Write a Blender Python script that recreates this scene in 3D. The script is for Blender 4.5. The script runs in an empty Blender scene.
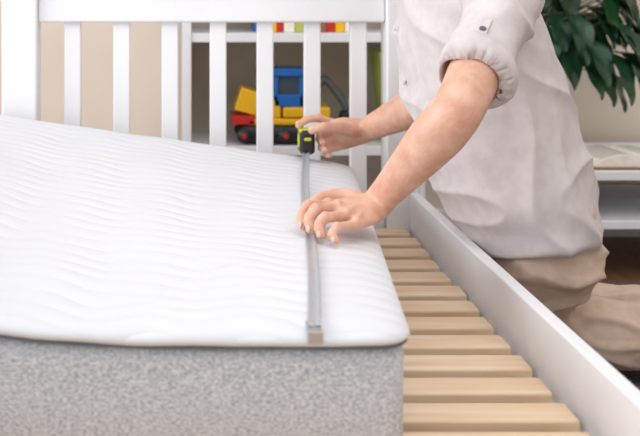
import bpy, bmesh, math, random
from mathutils import Vector, Matrix, noise
random.seed(7)
V=Vector
scene=bpy.context.scene
scene.view_settings.view_transform='Standard'

# ---------------- materials ----------------
def lin(c):
    return tuple(((x/255)/12.92 if x/255<=0.04045 else ((x/255+0.055)/1.055)**2.4) for x in c)+(1,)
def mat(name,c1,c2=None,scale=8,rough=.6,bump=0,bscale=60,stretch=(1,1,1),metal=0,sss=0,detail=3,sheen=0):
    m=bpy.data.materials.new(name); m.use_nodes=True
    nt=m.node_tree; N=nt.nodes; L=nt.links
    b=N['Principled BSDF']; b.inputs['Roughness'].default_value=rough; b.inputs['Metallic'].default_value=metal
    tc=N.new('ShaderNodeTexCoord'); mp=N.new('ShaderNodeMapping'); mp.inputs['Scale'].default_value=stretch
    L.new(tc.outputs['Object'],mp.inputs['Vector'])
    if c2 is None: c2=tuple(max(0,x*.94) for x in c1)
    n=N.new('ShaderNodeTexNoise'); n.inputs['Scale'].default_value=scale; n.inputs['Detail'].default_value=detail
    L.new(mp.outputs[0],n.inputs['Vector'])
    r=N.new('ShaderNodeValToRGB'); r.color_ramp.elements[0].position=.35; r.color_ramp.elements[1].position=.65
    r.color_ramp.elements[0].color=lin(c1); r.color_ramp.elements[1].color=lin(c2)
    L.new(n.outputs['Fac'],r.inputs[0]); L.new(r.outputs[0],b.inputs['Base Color'])
    if bump:
        n2=N.new('ShaderNodeTexNoise'); n2.inputs['Scale'].default_value=bscale; n2.inputs['Detail'].default_value=4
        L.new(mp.outputs[0],n2.inputs['Vector'])
        bp=N.new('ShaderNodeBump'); bp.inputs['Strength'].default_value=bump; bp.inputs['Distance'].default_value=.01
        L.new(n2.outputs['Fac'],bp.inputs['Height']); L.new(bp.outputs[0],b.inputs['Normal'])
    if sss:
        b.inputs['Subsurface Weight'].default_value=sss; b.inputs['Subsurface Radius'].default_value=(.012,.004,.002); b.inputs['Subsurface Scale'].default_value=1
    if sheen: b.inputs['Sheen Weight'].default_value=sheen
    return m
M={}
M['paint']=mat('white_paint',(242,243,246),(238,239,243),rough=.4)
M['wall']=mat('beige_wall',(226,214,200),(220,207,192),scale=3,rough=.85,bump=.05)
M['floor']=mat('floor_wood',(150,112,82),(122,90,66),scale=5,stretch=(12,1,1),rough=.5)
M['rug']=mat('rug_grey',(112,104,102),(82,76,76),scale=90,rough=1,bump=.6,bscale=200)
M['pine']=mat('pine',(246,222,194),(234,200,162),scale=6,stretch=(.8,9,9),rough=.5,bump=.05,detail=6)
M['shelfback']=mat('shelf_back',(216,202,184),rough=.8)
M['skin']=mat('skin',(230,186,163),(214,160,136),scale=36,rough=.5,bump=.18,bscale=140,sss=.05,detail=6)
M['nail']=mat('nail',(236,190,172),rough=.35)
M['shirt']=mat('shirt_linen',(219,211,212),(209,200,202),scale=40,rough=.9,bump=.08,bscale=400)
M['pants']=mat('khaki',(212,188,170),(200,175,158),scale=40,rough=.9,bump=.08,bscale=300)
M['hair']=mat('hair',(60,42,30),(40,28,20),scale=60,rough=.6,stretch=(1,1,.2),bump=.5,bscale=120)
M['sock']=mat('sock',(90,90,95),rough=.9)
M['eye']=mat('eye_white',(235,232,228),rough=.2)
M['iris']=mat('iris',(70,50,35),rough=.2)
M['lip']=mat('lip',(190,110,100),rough=.5)
M['leaf']=mat('leaf',(44,88,52),(24,56,38),scale=12,rough=.35)
M['stem']=mat('stem',(80,110,60),rough=.5)
M['pot']=mat('pot',(225,220,212),rough=.5)
M['soil']=mat('soil',(60,45,35),(35,26,20),scale=60,rough=1,bump=.8)
M['yellow']=mat('plastic_yellow',(246,190,20),rough=.35)
M['blue']=mat('plastic_blue',(20,105,190),rough=.35)
M['red']=mat('plastic_red',(205,40,35),rough=.35)
M['black']=mat('plastic_black',(30,30,34),rough=.45)
M['glass']=mat('dark_window',(60,80,100),rough=.1)
M['grey']=mat('plastic_grey',(95,98,105),rough=.4)
M['lime']=mat('plastic_lime',(205,208,50),rough=.4)
M['steel']=mat('steel',(190,190,190),rough=.3,metal=.9)
M['paper']=mat('paper',(245,240,230),(235,226,212),scale=50,rough=.8)
M['print']=mat('printed_text',(150,146,142),rough=.8)
M['cover']=mat('book_cover',(150,104,74),rough=.6)
M['green']=mat('book_green',(185,200,90),rough=.5)
M['tape']=mat('tape_blade',(190,192,200),(176,179,188),scale=300,rough=.35,metal=.25)
M['piping']=mat('piping',(112,116,124),rough=.8)

def mattress_top_mat():
    m=bpy.data.materials.new('quilted_knit'); m.use_nodes=True
    nt=m.node_tree;N=nt.nodes;L=nt.links;b=N['Principled BSDF']
    b.inputs['Base Color'].default_value=lin((224,225,230)); b.inputs['Roughness'].default_value=1; b.inputs['Specular IOR Level'].default_value=.1
    tc=N.new('ShaderNodeTexCoord'); s=N.new('ShaderNodeSeparateXYZ'); L.new(tc.outputs['Object'],s.inputs[0])
    def mth(op,a,bb=None):
        n=N.new('ShaderNodeMath'); n.operation=op
        for i,x in enumerate((a,bb)):
            if x is None: continue
            if isinstance(x,(int,float)): n.inputs[i].default_value=x
            else: L.new(x,n.inputs[i])
        return n.outputs[0]
    n3=N.new('ShaderNodeTexNoise'); n3.inputs['Scale'].default_value=5; L.new(tc.outputs['Object'],n3.inputs['Vector'])
    wob=mth('ADD',mth('MULTIPLY',mth('SINE',mth('MULTIPLY',s.outputs[0],48)),.009),mth('MULTIPLY',n3.outputs['Fac'],.08))
    sl=mth('MULTIPLY',s.outputs[0],.12)
    ph=mth('MULTIPLY',mth('ADD',mth('ADD',s.outputs[1],wob),sl),math.pi/.045)
    h=mth('POWER',mth('ABSOLUTE',mth('SINE',ph)),.75)
    n2=N.new('ShaderNodeTexNoise'); n2.inputs['Scale'].default_value=420; L.new(tc.outputs['Object'],n2.inputs['Vector'])
    hh=mth('ADD',h,mth('MULTIPLY',n2.outputs['Fac'],.15))
    bp=N.new('ShaderNodeBump'); bp.inputs['Strength'].default_value=.58; bp.inputs['Distance'].default_value=.0038
    L.new(hh,bp.inputs['Height']); L.new(bp.outputs[0],b.inputs['Normal'])
    return m
M['quilt']=mattress_top_mat()
M['melange']=mat('grey_melange',(158,164,176),(226,228,233),scale=500,rough=.95,bump=.3,bscale=500,stretch=(.45,.45,1),detail=8)

# ---------------- helpers ----------------
def empty(name,loc=(0,0,0)):
    e=bpy.data.objects.new(name,None); e.location=loc; scene.collection.objects.link(e); e.empty_display_size=.05; return e
def finish(name,bm,m,parent=None,smooth=True,bevel=0):
    bmesh.ops.recalc_face_normals(bm,faces=bm.faces)
    me=bpy.data.meshes.new(name); bm.to_mesh(me); bm.free()
    o=bpy.data.objects.new(name,me); scene.collection.objects.link(o)
    for mm in (m if isinstance(m,list) else [m]): me.materials.append(M[mm])
    if smooth:
        for p in me.polygons: p.use_smooth=True
    if bevel:
        md=o.modifiers.new('bev','BEVEL'); md.width=bevel; md.segments=3; md.limit_method='ANGLE'
        if smooth==False:
            for p in me.polygons: p.use_smooth=True
        md.harden_normals=True
    if parent: o.parent=parent; o.matrix_parent_inverse=parent.matrix_world.inverted()
    return o
def addbox(bm,x0,x1,y0,y1,z0,z1,mi=0,rot=None,piv=None):
    r=bmesh.ops.create_cube(bm,size=1)
    vs=r['verts']
    for v in vs:
        v.co=V(((x0+x1)/2+v.co.x*(x1-x0),(y0+y1)/2+v.co.y*(y1-y0),(z0+z1)/2+v.co.z*(z1-z0)))
    if rot is not None:
        p=V(piv) if piv else V(((x0+x1)/2,(y0+y1)/2,(z0+z1)/2))
        bmesh.ops.rotate(bm,verts=vs,cent=p,matrix=rot)
    for f in {f for v in vs for f in v.link_faces}: f.material_index=mi
def box(name,x0,x1,y0,y1,z0,z1,m,parent=None,bevel=.004,rot=None):
    bm=bmesh.new(); addbox(bm,x0,x1,y0,y1,z0,z1,rot=rot); return finish(name,bm,m,parent,smooth=False,bevel=bevel)
def crom(P,t):
    n=len(P)-1; i=min(int(t),n-1); f=t-i
    p0=P[max(i-1,0)];p1=P[i];p2=P[i+1];p3=P[min(i+2,n)]
    return [0.5*((2*b)+(-a+c)*f+(2*a-5*b+4*c-d)*f*f+(-a+3*b-3*c+d)*f**3) for a,b,c,d in zip(p0,p1,p2,p3)]
def loft(bm,pts,secs,side=(0,1,0),n=28,sub=6,cap=True,capk=.6):
    K=[list(p)+list(s if isinstance(s,(tuple,list)) else (s,s)) for p,s in zip(pts,secs)]
    S=[crom(K,i/sub) for i in range((len(K)-1)*sub+1)]
    C=[V(s[:3]) for s in S]; R=[(max(s[3],.001),max(s[4],.001)) for s in S]
    rings=[]; T=[]
    for i in range(len(C)):
        T.append((C[min(i+1,len(C)-1)]-C[max(i-1,0)]).normalized())
    seq=[(C[i],T[i],R[i]) for i in range(len(C))]
    if cap:
        st=[];en=[]
        for k in (1,.9,.7,.4):
            sc=math.sqrt(max(0,1-k*k)) if k<1 else .08
            r=R[0]; st.append((C[0]-T[0]*k*capk*min(r),T[0],(r[0]*sc,r[1]*sc)))
            r=R[-1]; en.append((C[-1]+T[-1]*k*capk*min(r),T[-1],(r[0]*sc,r[1]*sc)))
        seq=st+seq+en[::-1]
    sd=V(side)
    for c,t,r in seq:
        s=(sd-t*sd.dot(t)).normalized(); w=t.cross(s)
        rings.append([bm.verts.new(c+s*math.cos(a)*r[0]+w*math.sin(a)*r[1]) for a in [2*math.pi*k/n for k in range(n)]])
    for a,b in zip(rings,rings[1:]):
        for k in range(n): bm.faces.new((a[k],a[(k+1)%n],b[(k+1)%n],b[k]))
    bm.faces.new(rings[0][::-1]); bm.faces.new(rings[-1])
def ell(bm,c,r,rot=None,seg=24,mi=0):
    res=bmesh.ops.create_uvsphere(bm,u_segments=seg,v_segments=seg//2,radius=1)
    vs=res['verts']
    for v in vs:
        p=V((v.co.x*r[0],v.co.y*r[1],v.co.z*r[2]))
        if rot is not None: p=rot@p
        v.co=p+V(c)
    for f in {f for v in vs for f in v.link_faces}: f.material_index=mi
def cyl(bm,c,r,d,axis='Z',seg=28,mi=0,r2=None):
    res=bmesh.ops.create_cone(bm,cap_ends=True,segments=seg,radius1=r,radius2=r if r2 is None else r2,depth=d)
    vs=res['verts']
    m={'Z':Matrix.Identity(3),'X':Matrix.Rotation(math.pi/2,3,'Y'),'Y':Matrix.Rotation(math.pi/2,3,'X')}[axis] if isinstance(axis,str) else axis
    for v in vs: v.co=m@v.co+V(c)
    for f in {f for v in vs for f in v.link_faces}: f.material_index=mi
def remesh(name,bm,m,voxel,smooth=4,parent=None,cut=None,disp=None,sfac=.5):
    bmesh.ops.recalc_face_normals(bm,faces=bm.faces)
    o=finish('tmp',bm,m)
    md=o.modifiers.new('r','REMESH'); md.mode='VOXEL'; md.voxel_size=voxel
    if smooth:
        s=o.modifiers.new('s','SMOOTH'); s.iterations=smooth; s.factor=sfac
    if cut:
        for c in cut:
            b=o.modifiers.new('b','BOOLEAN'); b.operation='DIFFERENCE'; b.object=c; b.solver='EXACT'
    dg=bpy.context.evaluated_depsgraph_get(); dg.update()
    me=bpy.data.meshes.new_from_object(o.evaluated_get(dg))
    bpy.data.objects.remove(o)
    if cut:
        for c in cut: bpy.data.objects.remove(c)
    me.materials.clear(); me.materials.append(M[m])
    if disp:
        ns=[v.normal.copy() for v in me.vertices]
        for v,nn in zip(me.vertices,ns): v.co=v.co+nn*disp(v.co)
    for p in me.polygons: p.use_smooth=True
    me.name=name
    o=bpy.data.objects.new(name,me); scene.collection.objects.link(o)
    if parent: o.parent=parent
    return o

# ---------------- room ----------------
box('floor',-2.6,2.6,-.8,3.52,-.06,0,'floor',bevel=0)
box('wall_back',-2.6,2.6,3.52,3.62,0,2.5,'wall',bevel=0)
box('wall_right',2.6,2.7,-.8,3.62,0,2.5,'wall',bevel=0)
box('baseboard_back',-2.6,2.6,3.50,3.52,0,.08,'paint')
box('rug',.60,2.1,1.3,2.93,0,.012,'rug')

# ---------------- bed frame ----------------
bed=empty('bed_frame')
for i,(a,b) in enumerate(((-.396,-.317),(.458,.534))):
    box('headboard_post_%d'%(i+1),a,b,2.66,2.74,0,.765,'paint',bed,.006)
box('headboard_top_rail',-.3165,.4575,2.675,2.725,.655,.745,'paint',bed,.006)
box('headboard_bottom_rail',-.3165,.4575,2.675,2.725,.13,.255,'paint',bed,.005)
bm=bmesh.new()
for x in (-.241,-.131,-.0225,.0855,.191,.297,.4005):
    addbox(bm,x-.0185,x+.0185,2.69,2.712,.2545,.656)
finish('headboard_bars',bm,'paint',bed,False,.003)
box('side_rail_right',.509,.531,.75,2.66,.10,.278,'paint',bed,.004)
box('side_rail_left',-.394,-.372,.75,2.66,.10,.278,'paint',bed,.004)
box('slat_ledge_right',.482,.509,.76,2.65,.155,.178,'paint',bed,.002)
box('slat_ledge_left',-.372,-.345,.76,2.65,.155,.178,'paint',bed,.002)
box('footboard',-.316,.457,.69,.72,.10,.30,'paint',bed,.005)
for i,(a,b) in enumerate(((-.396,-.317),(.458,.534))):
    box('foot_post_%d'%(i+1),a,b,.67,.75,0,.32,'paint',bed,.006)
bm=bmesh.new(); y=.80
while y<2.62:
    addbox(bm,-.365,.502+random.uniform(-.004,.003),y,y+.064,.1785,.2)
    y+=.1
finish('slats',bm,'pine',bed,False,.005)

# ---------------- mattress ----------------
matt=empty('mattress')
TOP=.354
def mtop(u,v):  # u 0 right..1 left ; v 0 front..1 back
    xr=.259+(.372-.259)*v; xl=-.50+.02*v
    y=(1.362*(1-v)+2.615*v)
    lift=(1-v)*.16*u**5+v*.120*u
    return V((xr+(xl-xr)*u,y,lift))
W_,L_=.80,1.255
def outline(n_c=10,ns=30,r=.042):
    pts=[]
    def seg(a,b,n):
        for k in range(n): pts.append((a[0]+(b[0]-a[0])*k/n,a[1]+(b[1]-a[1])*k/n))
    def arc(cx,cy,a0):
        for k in range(n_c):
            a=a0+math.pi/2*k/n_c; pts.append((cx+r*math.cos(a),cy+r*math.sin(a)))
    seg((r,0),(W_-r,0),ns); arc(W_-r,r,-math.pi/2)
    seg((W_,r),(W_,L_-r),ns*2); arc(W_-r,L_-r,0)
    seg((W_-r,L_),(r,L_),ns); arc(r,L_-r,math.pi/2)
    seg((0,L_-r),(0,r),ns*2); arc(r,r,math.pi)
    return pts
def mshape(name,prof,m,fill_top=0,fill_bot=0,rip=None):
    bm=bmesh.new(); O=outline(); n=len(O); rings=[]
    cx,cy=W_/2,L_/2
    def ring(ins0,z0,k,top):
        r=[]
        for x,y in O:
            sx=(1-ins0/cx)*(1-k); sy=(1-ins0/cy)*(1-k)
            X=cx-(cx-x)*sx; Y=cy-(cy-y)*sy
            p=mtop(X/W_,Y/L_); p.z+=z0
            if k>0 and top: p.z+=.0035*noise.noise(V((X*6,Y*6,0)))*min(1,k*8)
            if rip and k==0: p=rip(p,X,Y,ins0,z0)
            r.append(bm.verts.new(p))
        return r
    for j in range(fill_bot,0,-1): rings.append(ring(prof[0][0],prof[0][1],j/(fill_bot+1),False))
    for ins,z in prof: rings.append(ring(ins,z,0,False))
    for j in range(1,fill_top+1): rings.append(ring(prof[-1][0],prof[-1][1],j/(fill_top+1),True))
    for a,b in zip(rings,rings[1:]):
        for k in range(n): bm.faces.new((a[k],a[(k+1)%n],b[(k+1)%n],b[k]))
    if fill_top: bm.faces.new(rings[-1])
    if fill_bot: bm.faces.new(rings[0][::-1])
    return finish(name,bm,m,matt)
mshape('side_fabric',[(.02,.2025),(.006,.207),(.002,.22),(.002,.26),(.001,.31),(.004,.331),(.02,.335)],'melange',0,20)
def lip(p,X,Y,ins,z):
    if ins<.02: p.z+=.002*noise.noise(V((X*14,Y*14,3)))
    return p
mshape('quilted_cover',[(.03,.332),(.006,.333),(-.003,.335),(-.006,.339),(-.005,.343),(0,.3465),(.012,.3500),(.035,.3530),(.07,.354)],'quilt',26,0,rip=lip)
mshape('zip_piping',[(.012,.3295),(.000,.3298),(-.003,.3315),(-.001,.3335),(.012,.334)],'piping')

# ---------------- tape measure ----------------
tm=empty('tape_measure')
def surf_z(x,y):
    v=(y-1.362)/(2.615-1.362); xr=.259+(.372-.259)*v; xl=-.50+.02*v
    u=(x-xr)/(xl-xr); return TOP+mtop(max(u,0),v).z
bm=bmesh.new(); NT=60; prev=None
for k in range(NT+1):
    t=k/NT; yy=1.368+t*(2.53-1.368); xx=.153+(.264-.153)*t+.003*math.sin(t*7)
    z=surf_z(xx,yy)+.003+.016*max(0,(t-.55)/.45)**1.3
    if k<4: z-=.002*(4-k)/4
    row=[]
    for j,(o,dz) in enumerate(((-.0072,.0028),(-.004,.0008),(0,0),(.004,.0008),(.0072,.0028))):
        row.append(bm.verts.new((xx+o,yy,z+dz)))
    if prev:
        for j in range(4): bm.faces.new((prev[j],prev[j+1],row[j+1],row[j]))
    prev=row
bl=finish('blade',bm,'tape',tm); md=bl.modifiers.new('s','SOLIDIFY'); md.thickness=.0006
bm=bmesh.new()
zz=surf_z(.153,1.40)-.005
addbox(bm,.1452,.1608,1.361,1.392,zz+.003,zz+.0052); addbox(bm,.1445,.1615,1.3515,1.3535,zz-.010,zz+.004)
addbox(bm,.1452,.1608,1.3535,1.362,zz+.0025,zz+.0042)
cyl(bm,(.153,1.384,zz+.0055),.0025,.0025); cyl(bm,(.153,1.370,zz+.0055),.0025,.0025)
finish('end_hook',bm,'steel',tm,False,.0006)
zc=surf_z(.268,2.56)+.013
bm=bmesh.new()
addbox(bm,.253,.285,2.525,2.590,zc+.001,zc+.052,0)
finish('case',bm,'black',tm,False,.009)
bm=bmesh.new()
cyl(bm,(.269,2.557,zc+.028),.017,.0345,'X')
addbox(bm,.2535,.2845,2.534,2.582,zc+.043,zc+.0532)
addbox(bm,.261,.277,2.5235,2.53,zc+.030,zc+.038)
finish('case_accents',bm,'lime',tm,False,.004)

# ---------------- bookcase behind ----------------
bc=empty('bookcase')
box('side_left',.006,.030,3.15,3.47,0,1.0,'paint',bc,.002)
box('side_right',.62,.644,3.15,3.47,0,1.0,'paint',bc,.002)
for i,z in enumerate((.05,.30,.598,.976)):
    box('board_%d'%(i+1),.030,.62,3.155,3.468,z-.012,z+.012,'paint',bc,.002)
box('back_panel',.006,.644,3.47,3.48,.03,1.0,'shelfback',bc,0)
bk=empty('row_of_books')
x=.20; cols=['blue','blue','yellow','red','paper','green','blue','paper','cover','red','yellow','paper']
by={}
for i,c in enumerate(cols):
    w=random.uniform(.014,.032); h=random.uniform(.17,.24)
    bm=by.setdefault(c,bmesh.new()); addbox(bm,x,x+w,3.20,3.36,.6105,.6105+h); x+=w+.0015
for c,bm in by.items(): finish('books_'+c,bm,c,bk,False,.002)
pb=empty('picture_book')
bm=bmesh.new(); R=Matrix.Rotation(math.radians(-8),3,'Y')
addbox(bm,.548,.560,3.20,3.38,.319,.56,rot=R); finish('cover',bm,'green',pb,False,.002)
bm=bmesh.new(); addbox(bm,.5505,.5575,3.196,3.376,.322,.556,rot=R); finish('pages',bm,'paper',pb,False,0)

toy=empty('toy_excavator')
Z0=.313
bm=bmesh.new()
for yy in (3.20,3.31):
    loft(bm,[(.175,yy,Z0+.026),(.385,yy,Z0+.026)],[(.02,.026),(.02,.026)],side=(0,1,0),capk=1)
for yy in (3.178,3.332):
    for xx in (.17,.225,.28,.335,.39): cyl(bm,(xx,yy,Z0+.024),.019,.012,'Y')
finish('tracks',bm,'black',toy)
bm=bmesh.new()
for xx in (.17,.225,.28,.335,.39): cyl(bm,(xx,3.170,Z0+.024),.007,.006,'Y')
addbox(bm,.14,.20,3.19,3.32,Z0+.052,Z0+.075)
finish('hubs_and_bumper',bm,'red',toy,False,.002)
bm=bmesh.new()
addbox(bm,.18,.40,3.19,3.32,Z0+.05,Z0+.068); addbox(bm,.20,.27,3.20,3.31,Z0+.068,Z0+.12)
addbox(bm,.275,.40,3.19,3.32,Z0+.070,Z0+.098)
finish('body',bm,'yellow',toy,False,.006)
bm=bmesh.new()
vs=[bm.verts.new(p) for p in [(.145,3.2,Z0+.09),(.20,3.2,Z0+.075),(.215,3.2,Z0+.135),(.165,3.2,Z0+.150),(.145,3.31,Z0+.09),(.20,3.31,Z0+.075),(.215,3.31,Z0+.135),(.165,3.31,Z0+.150)]]
for q in ((0,1,2,3),(7,6,5,4),(0,4,5,1),(1,5,6,2),(2,6,7,3),(3,7,4,0)): bm.faces.new([vs[i] for i in q])
finish('bucket',bm,'yellow',toy,False,.004)
bm=bmesh.new()
addbox(bm,.25,.262,3.20,3.21,Z0+.098,Z0+.185); addbox(bm,.318,.33,3.20,3.21,Z0+.098,Z0+.185)
addbox(bm,.25,.262,3.30,3.31,Z0+.098,Z0+.185); addbox(bm,.318,.33,3.30,3.31,Z0+.098,Z0+.185)
addbox(bm,.244,.336,3.195,3.315,Z0+.180,Z0+.20); addbox(bm,.25,.33,3.20,3.31,Z0+.098,Z0+.13)
finish('cab',bm,'blue',toy,False,.003)
box('cab_window',.256,.324,3.206,3.304,Z0+.128,Z0+.182,'glass',toy,.001)
bm=bmesh.new()
loft(bm,[(.34,3.255,Z0+.10),(.385,3.255,Z0+.165),(.41,3.255,Z0+.15)],[.012,.012,.010])
loft(bm,[(.41,3.255,Z0+.15),(.44,3.255,Z0+.11),(.455,3.255,Z0+.075)],[.010,.010,.008])
finish('boom',bm,'grey',toy)
bm=bmesh.new(); 
loft(bm,[(.455,3.225,Z0+.06),(.455,3.285,Z0+.06)],[(.022,.026),(.022,.026)],side=(1,0,0),capk=.2)
finish('scoop',bm,'black',toy)

# ---------------- low side table with shelf ----------------
st=empty('low_shelf_table')
box('top',.90,1.95,2.95,3.48,.256,.280,'paint',st,.003)
box('lower_shelf',.924,1.926,2.955,3.478,.135,.157,'paint',st,.003)
box('leg_panel_1',.90,.924,2.955,3.48,0,.256,'paint',st,.002)
box('leg_panel_2',1.926,1.95,2.955,3.48,0,.256,'paint',st,.002)
ob=empty('open_book')
n=16; HW=.115; BX=1.145
def pagez(s): return .2885+.030*math.sin(math.pi*min(1,abs(s)))**.45*(1-abs(s)*.55)+.006*(1-abs(s))
bm=bmesh.new()
for sgn in (-1,1):
    rows=[]
    for k in range(n+1):
        s=k/n; x=BX+sgn*s*HW
        rows.append([bm.verts.new((x,2.975,.2865)),bm.verts.new((x,2.975,pagez(s)+.001)),bm.verts.new((x-.02,3.17,pagez(s)+.001)),bm.verts.new((x-.02,3.17,.2865))])
    for a,b in zip(rows,rows[1:]):
        for j in range(4): bm.faces.new((a[j],a[(j+1)%4],b[(j+1)%4],b[j]))
    bm.faces.new(rows[0]); bm.faces.new(rows[-1])
finish('pages',bm,'paper',ob,False)
bm=bmesh.new()
for sgn in (-1,1):
    for q in range(9):
        yy=2.995+q*.018
        for a0 in range(2,13):
            s0=a0/n; s1=(a0+1)/n
            off=-.02*(yy-2.975)/.195
            v=[bm.verts.new((BX+sgn*s0*HW+off,yy,pagez(s0)+.0018)),bm.verts.new((BX+sgn*s1*HW+off,yy,pagez(s1)+.0018)),
               bm.verts.new((BX+sgn*s1*HW+off,yy+.005,pagez(s1)+.0018)),bm.verts.new((BX+sgn*s0*HW+off,yy+.005,pagez(s0)+.0018))]
            bm.faces.new(v)
finish('printed_lines',bm,'print',ob,False)
bm=bmesh.new()
vs=[bm.verts.new(p) for p in [(BX-.124,2.966,.2805),(BX+.124,2.966,.2805),(BX+.104,3.178,.2805),(BX-.144,3.178,.2805),(BX-.124,2.966,.2862),(BX+.124,2.966,.2862),(BX+.104,3.178,.2862),(BX-.144,3.178,.2862)]]
for q in ((0,1,2,3),(7,6,5,4),(0,4,5,1),(1,5,6,2),(2,6,7,3),(3,7,4,0)): bm.faces.new([vs[i] for i in q])
finish('cover',bm,'cover',ob,False,.001)

# ---------------- plant ----------------
pl=empty('potted_plant')
bm=bmesh.new()
px_,py_=.965,3.33
loft(bm,[(px_,py_,.283),(px_,py_,.33),(px_,py_,.385)],[.04,.05,.055],capk=.02)
finish('pot',bm,'pot',pl)
bm=bmesh.new(); cyl(bm,(px_,py_,.3875),.048,.004); finish('soil',bm,'soil',pl)
bs=bmesh.new(); bl=bmesh.new()
def leaf(bm,base,d,L,Wd,droop):
    d=d.normalized(); s=d.cross(V((0,0,1))).normalized()
    rows=[];N=12
    p=base.copy(); dd=d.copy(); up=s.cross(dd)
    for k in range(N+1):
        t=k/N; w=Wd*math.sin(math.pi*min(1,t**.75))**.9*(1-.25*t)+.0008
        row=[]
        for j in (-1,-.5,0,.5,1):
            row.append(bm.verts.new(p+s*w*j+up*(abs(j)*w*.28+.004*math.sin(t*12+j*3))))
        rows.append(row)
        dd=(dd+V((0,0,-droop/N))).normalized(); up=s.cross(dd)
        p=p+dd*L/N
    for a,b in zip(rows,rows[1:]):
        for j in range(4): bm.faces.new((a[j],a[j+1],b[j+1],b[j]))
tg=[]
for i in range(44):
    a=random.uniform(0,6.28); r=random.uniform(.02,.13)
    tg.append(V((px_+.08+r*math.cos(a)*1.1,min(3.33,py_-.08+r*math.sin(a)*.6),random.uniform(.58,.92))))
for tx,tz in ((1.08,.68),(1.12,.64),(1.14,.71),(1.10,.74),(1.07,.60),(1.12,.56),(1.15,.62),(1.04,.66),(1.03,.60),(1.17,.70),(1.09,.51),(1.13,.51),(1.10,.61),(1.18,.64),(1.06,.55),(1.15,.56)):
    tg.append(V((tx,3.2+random.uniform(-.05,.05),tz)))
for p in tg:
    b=V((px_+random.uniform(-.02,.02),py_+random.uniform(-.02,.02),.39))
    mid=V((b.x+(p.x-b.x)*.35,b.y+(p.y-b.y)*.35,(b.z+p.z)/2+.06))
    loft(bs,[b,mid,p],[.003,.0025,.0018],side=(1,0,.3),n=6,sub=5)
    d=V((p.x-px_-.05,(p.y-py_)*.7-.02,random.uniform(-.10,.03)))
    if d.length<.02: d=V((.1,-.1,0))
    leaf(bl,p,d,random.uniform(.13,.17),random.uniform(.030,.042),random.uniform(1.4,2.8))
finish('stems',bs,'stem',pl); finish('leaves',bl,'leaf',pl)

# ---------------- man ----------------
man=empty('man_kneeling')
HY=-.028   # near hand offset toward the foot of the bed
S1=V((.550,2.02,.725)); E1=V((.407,1.755,.558)); W1=V((.308,1.925+HY,.394))
S2=V((.540,2.41,.725)); E2=V((.510,2.43,.508)); W2=V((.396,2.60,.422))
bm=bmesh.new()
loft(bm,[(.615,2.215,.36),(.575,2.22,.46),(.55,2.23,.58),(.535,2.235,.68),(.51,2.24,.75),(.495,2.245,.79)],[(.13,.085),(.135,.09),(.15,.095),(.16,.095),(.12,.075),(.06,.06)])
loft(bm,[(.505,2.245,.77),(.475,2.245,.82),(.455,2.245,.87)],[.058,.055,.055])
def arm(S,E,W,C,side):
    loft(bm,[C,S,S.lerp(E,.5),E+(S-E)*.08,E.lerp(W,.12),E.lerp(W,.3),E.lerp(W,.6),E.lerp(W,.86),W,W+(W-E).normalized()*.012],
         [.05,.050,.043,.038,(.040,.038),(.0395,.037),(.033,.029),(.0275,.0215),(.0265,.0195),(.027,.018)],side=side)
def nh(p): return V(p)+V((0,HY,0))
C1=nh((.247,1.862,.388))
IM=nh((.231,1.900,.397)); PM=nh((.264,1.824,.3805))
T1=(IM-PM).normalized()
arm(S1,E1,W1,V((.54,2.12,.71)),T1)
T2=V((0.1,-.35,.93)).normalized()
arm(S2,E2,W2,V((.53,2.35,.71)),T2)
F1=(C1-W1).normalized()
BN=F1.cross(T1)
if BN.z<0: BN=-BN
loft(bm,[W1-F1*.01,W1.lerp(C1,.3),W1.lerp(C1,.68),C1],[(.027,.019),(.037,.0195),(.042,.017),(.041,.0128)],side=T1,capk=.8)
# wrist bone
ell(bm,W1-F1*.012-T1*.016+BN*.011,(.011,.011,.011))
def finger(pts,rs):
    loft(bm,[V(p) for p in pts],[(r,r*.94) for r in rs],side=(.3,.5,.8) ,n=16,sub=5,capk=.95)
nails=[]
def mkfinger(pts,r,nn,f=lambda p:V(p),kn=None):
    K=[f(p) for p in pts]
    d0=(K[1]-K[0]).normalized()
    P=[K[0]-d0*.022,K[0],K[0].lerp(K[1],.35),K[0].lerp(K[1],.75),K[1],K[1].lerp(K[2],.5),K[2],K[3]]
    finger(P,[r*.9,r*1.12,r*.96,r*.95,r*1.08,r*.92,r*.97,r*.76])
    if kn is not None:
        ell(bm,K[0]+kn*.0055,(r*.95,r*.95,r*.95),seg=16)
        ell(bm,K[1]+kn*.0022,(r*.92,r*.92,r*.92),seg=16)
        # extensor tendon ridge
        loft(bm,[K[0]+kn*.0075,K[0].lerp(W1,.45)+kn*.0115],[.0040,.0030],side=(.3,.5,.8),n=10,sub=4)
    d=(K[3]-K[2]).normalized(); n=(V(nn)-d*V(nn).dot(d)).normalized()
    nails.append((K[3]-d*.003+n*r*.74,d,n,r))
mkfinger([(.231,1.900,.398),(.197,1.876,.402),(.186,1.864,.389),(.188,1.854,.374)],.0090,(-.8,-.3,.4),nh,BN)
mkfinger([(.242,1.876,.399),(.206,1.850,.402),(.194,1.838,.389),(.198,1.829,.374)],.0093,(-.8,-.3,.4),nh,BN)
mkfinger([(.253,1.851,.392),(.217,1.825,.394),(.206,1.814,.383),(.211,1.805,.371)],.0089,(-.8,-.3,.4),nh,BN)
mkfinger([(.263,1.829,.383),(.232,1.803,.384),(.223,1.792,.376),(.229,1.784,.368)],.0077,(-.8,-.3,.4),nh,BN)
K=[nh(p) for p in [(.294,1.950,.395),(.264,1.966,.400),(.230,1.958,.399),(.208,1.931,.390),(.199,1.910,.379)]]
finger(K,[.014,.0148,.0112,.0112,.0084])
d=(K[4]-K[3]).normalized(); n=V((-.4,.1,1)); n=(n-d*n.dot(d)).normalized(); nails.append((K[4]-d*.002+n*.0074,d,n,.0108))
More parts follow.
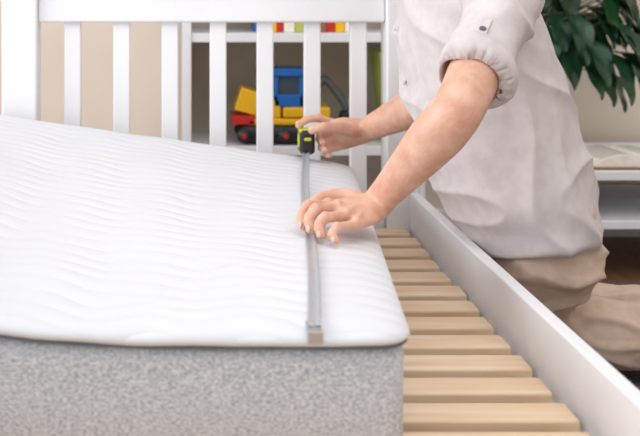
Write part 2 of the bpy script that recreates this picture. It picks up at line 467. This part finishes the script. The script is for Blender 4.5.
def fh(p): return V(p)+V((0,0,-.001))
C2=V((.330,2.592,.416)); F2=(C2-W2).normalized()
loft(bm,[W2-F2*.01,W2.lerp(C2,.35),W2.lerp(C2,.7),C2],[(.027,.019),(.035,.020),(.039,.018),(.036,.013)],side=T2,capk=.8)
mkfinger([(.328,2.592,.443),(.298,2.582,.454),(.272,2.572,.452),(.252,2.562,.440)],.0092,(-.4,-.2,.9),fh)
mkfinger([(.326,2.588,.424),(.300,2.566,.421),(.296,2.546,.413),(.303,2.536,.407)],.0092,(-.8,-.6,0),fh)
mkfinger([(.330,2.585,.406),(.304,2.564,.401),(.300,2.544,.395),(.308,2.535,.391)],.0088,(-.8,-.6,0),fh)
mkfinger([(.336,2.583,.390),(.314,2.566,.386),(.310,2.549,.381),(.318,2.541,.379)],.0078,(-.8,-.6,0),fh)
K=[fh(p) for p in [(.380,2.585,.424),(.350,2.562,.434),(.320,2.540,.440),(.296,2.530,.440),(.277,2.528,.433)]]
finger(K,[.014,.0145,.0112,.0108,.0083])
d=(K[4]-K[3]).normalized(); n=V((-.1,-.5,1)); n=(n-d*n.dot(d)).normalized(); nails.append((K[4]-d*.002+n*.0071,d,n,.0105))
H=V((.43,2.245,.955)); Rh=Matrix.Rotation(math.radians(-24),3,'Y')@Matrix.Rotation(math.radians(-12),3,'Z')
def h(x,y,z): return H+Rh@V((x,y,z))
ell(bm,h(.008,0,.02),(.095,.076,.098),Rh,32)
ell(bm,h(-.025,0,-.045),(.062,.058,.072),Rh,28)
ell(bm,h(-.055,0,-.095),(.026,.03,.022),Rh)
loft(bm,[h(-.082,0,.012),h(-.094,0,-.010),h(-.106,0,-.030),h(-.090,0,-.040)],[(.009,.010),(.011,.012),(.015,.013),(.013,.008)],side=Rh@V((0,1,0)),n=16)
ell(bm,h(-.082,0,.03),(.014,.05,.010),Rh)
for s in (-1,1):
    ell(bm,h(-.070,.036*s,-.028),(.018,.018,.016),Rh)
    ell(bm,h(.010,.078*s,-.008),(.018,.009,.031),Rh@Matrix.Rotation(s*.3,3,'Z'))
loft(bm,[h(.02,0,-.05),V((.475,2.245,.84)),V((.50,2.245,.79))],[.052,.055,.062])
body=remesh('body',bm,'skin',.0025,smooth=3,parent=man)
bm=bmesh.new()
for s in (-1,1): ell(bm,h(-.078,.031*s,.004),(.012,.013,.010),Rh)
finish('eyeballs',bm,'eye',man)
bm=bmesh.new()
for s in (-1,1): ell(bm,h(-.0875,.031*s,.002),(.0035,.006,.006),Rh)
finish('irises',bm,'iris',man)
bm=bmesh.new(); ell(bm,h(-.0845,0,-.064),(.007,.024,.0045),Rh); ell(bm,h(-.0825,0,-.071),(.008,.020,.005),Rh); finish('lips',bm,'lip',man)
bm=bmesh.new()
ell(bm,h(.022,0,.035),(.096,.083,.095),Rh,32)
for s in (-1,1): loft(bm,[h(-.091,.018*s,.022),h(-.088,.035*s,.028),h(-.075,.052*s,.022)],[.004,.005,.003],side=(0,0,1),n=10)
for k in range(60):
    a=random.uniform(-2.4,2.4); e=random.uniform(.1,1.3)
    dirv=V((math.cos(a)*math.cos(e),math.sin(a)*math.cos(e),math.sin(e)))
    ell(bm,h(.022+dirv.x*.088,dirv.y*.076,.035+dirv.z*.088),(.022,.014,.014),Rh,10)
remesh('hair',bm,'hair',.004,smooth=2,parent=man)
bm=bmesh.new()
for c,d,n,r in nails:
    s=d.cross(n); R=Matrix((d,s,n)).transposed()
    ell(bm,c,(r*.66,r*.56,r*.18),R,16)
finish('fingernails',bm,'nail',man)

# shirt
bm=bmesh.new()
loft(bm,[(.648,2.205,.272),(.634,2.21,.33),(.595,2.215,.43),(.561,2.225,.55),(.54,2.235,.65),(.52,2.24,.735),(.503,2.245,.785),(.487,2.245,.81)],
     [(.176,.106),(.176,.120),(.178,.129),(.184,.131),(.186,.128),(.165,.105),(.092,.078),(.070,.068)],n=48,capk=.12)
def sleeve(S,E,C,r0):
    e=S.lerp(E,.74)
    loft(bm,[C,S+V((0,0,.004)),S.lerp(E,.3),S.lerp(E,.50),S.lerp(E,.645),S.lerp(E,.655),e],[r0+.004,r0,r0-.006,r0-.008,r0-.009,r0-.0065,r0-.005],side=(0,1,0),capk=.02,n=36)
sleeve(S1,E1,V((.545,2.11,.70)),.059); sleeve(S2,E2,V((.54,2.33,.70)),.060)
cuts=[]
for S,E,r in ((S1,E1,.051),(S2,E2,.052)):
    b2=bmesh.new(); loft(b2,[S.lerp(E,.61),S.lerp(E,.74),S.lerp(E,.90)],[r-.006,r-.0005,r+.002],side=(0,1,0),capk=.02,n=36)
    cuts.append(finish('cutter',b2,'shirt'))
def sd(p):
    q=p
    along=V((.35,0,-.93)).normalized(); acr=V((.93,.2,.35)).normalized()
    a=q.dot(along); c=q.dot(acr); y=q.y
    w=noise.noise(V((a*2.0+5,c*8+1.2*noise.noise(V((a*4,c*4,1))),y*4)))
    r=1-min(1,abs(w)*2.6)
    w3=noise.noise(V((a*6+c*4,c*6-a*5,y*5+9)))
    r3=1-min(1,abs(w3)*2.8)
    k=1.0 if q.z>.29 else max(0,(q.z-.26)/.03)
    return (.011*r**1.9+.009*r3**1.9+.004*w)*k
shirt=remesh('shirt',bm,'shirt',.0040,smooth=4,parent=man,cut=cuts,disp=sd)
ax=(E1-S1).normalized(); cpt=S1.lerp(E1,.58); nn=V((-.35,-1,.25)); nn=(nn-ax*nn.dot(ax)).normalized(); sdv=ax.cross(nn)
R=Matrix((sdv,ax,nn)).transposed()
bm=bmesh.new(); r=bmesh.ops.create_cube(bm,size=1)
for v in r['verts']: v.co=cpt+nn*.0590+R@V((v.co.x*.016,v.co.y*.045,v.co.z*.007))
finish('sleeve_tab',bm,'shirt',man,False,.0015)
bm=bmesh.new(); cyl(bm,cpt+nn*.0635+ax*.012,.0052,.003,R); finish('sleeve_button',bm,'grey',man,False,.0008)
bm=bmesh.new(); cc=V((.488,2.245,.808)); n=40
ta=V((-.45,0,.9)).normalized(); s0=V((0,1,0)); w0=ta.cross(s0)
rr=[]
for k in range(n+1):
    a=math.radians(25)+math.radians(310)*k/n+math.pi
    d=s0*math.sin(a)+w0*math.cos(a)*-1
    rr.append([bm.verts.new(cc+d*rd+ta*z) for rd,z in ((.070,-.01),(.064,.035),(.068,.040),(.082,.005))])
for a,b in zip(rr,rr[1:]):
    for j in range(3): bm.faces.new((a[j],a[j+1],b[j+1],b[j]))
o=finish('collar',bm,'shirt',man); md=o.modifiers.new('s','SOLIDIFY'); md.thickness=.003
bm=bmesh.new()
for p in ((.400,2.235,.66),(.415,2.225,.56),(.452,2.215,.46)): cyl(bm,V(p)+V((.000,0,0)),.005,.004,'X')
finish('shirt_buttons',bm,'pot',man,False,.001)

# trousers
bm=bmesh.new()
loft(bm,[(.648,2.21,.36),(.658,2.21,.31),(.668,2.21,.26)],[(.150,.092),(.162,.100),(.158,.096)],n=40,capk=.5)
for hp,kn,an in ((V((.668,2.125,.275)),V((.617,2.27,.097)),V((.985,2.185,.085))),(V((.668,2.30,.275)),V((.622,2.425,.097)),V((.985,2.35,.085)))):
    loft(bm,[hp,hp.lerp(kn,.45),hp.lerp(kn,.85),kn],[.088,.080,.070,.064],side=(0,1,0))
    loft(bm,[kn+V((.005,0,-.012)),kn.lerp(an,.25),kn.lerp(an,.55),an],[(.064,.064),(.070,.068),(.064,.060),(.052,.048)],side=(0,1,0))
def pd(p):
    w=noise.noise(V((p.x*9,p.y*9,p.z*22))); w2=noise.noise(V((p.x*18+4,p.y*10,p.z*30)))
    k=min(1,max(0,(p.z-.03)/.03))
    return (.008*(1-min(1,abs(w)*3.5))+.003*w2)*k
tr=remesh('trousers',bm,'pants',.005,smooth=4,parent=man,disp=pd)
bm=bmesh.new()
for a,yy in ((V((.975,2.187,.08)),2.187),(V((.975,2.352,.08)),2.352)):
    loft(bm,[a,(1.03,yy,.075),(1.08,yy,.05),(1.15,yy,.038),(1.20,yy,.03)],[.036,(.036,.036),(.040,.034),(.044,.024),(.036,.015)],side=(0,1,0),capk=.9)
finish('feet',bm,'sock',man)

# ---------------- light ----------------
w=bpy.data.worlds.new('World'); scene.world=w; w.use_nodes=True
w.node_tree.nodes['Background'].inputs[0].default_value=(.98,.985,1,1)
w.node_tree.nodes['Background'].inputs[1].default_value=.96
def area(name,loc,tgt,size,e,col=(1,1,1)):
    l=bpy.data.lights.new(name,'AREA'); l.shape='RECTANGLE'; l.size=size[0]; l.size_y=size[1]; l.energy=e; l.color=col
    o=bpy.data.objects.new(name,l); o.location=loc; o.rotation_euler=(V(tgt)-V(loc)).to_track_quat('-Z','Y').to_euler(); scene.collection.objects.link(o)
area('left_fill_area',(-2.3,1.6,1.5),(.3,2.1,.3),(1.6,1.1),40,(1,.99,.98))  # added area light at the open left side, standing in for a window
area('overhead_area',(.6,1.0,2.4),(.5,2.4,.3),(1.4,1.4),12,(1,.97,.93))  # area light from above, tilted to the headboard

# ---------------- camera ----------------
cd=bpy.data.cameras.new('camera'); cam=bpy.data.objects.new('camera',cd); scene.collection.objects.link(cam)
cam.location=(0,0,.75); cam.rotation_euler=(math.pi/2,0,0)
cd.sensor_width=36; cd.lens=1200/640*36; cd.shift_x=140/640; cd.shift_y=-238/640
cd.dof.use_dof=True; cd.dof.focus_distance=2.0; cd.dof.aperture_fstop=5.6
cd.clip_start=.05
scene.camera=cam
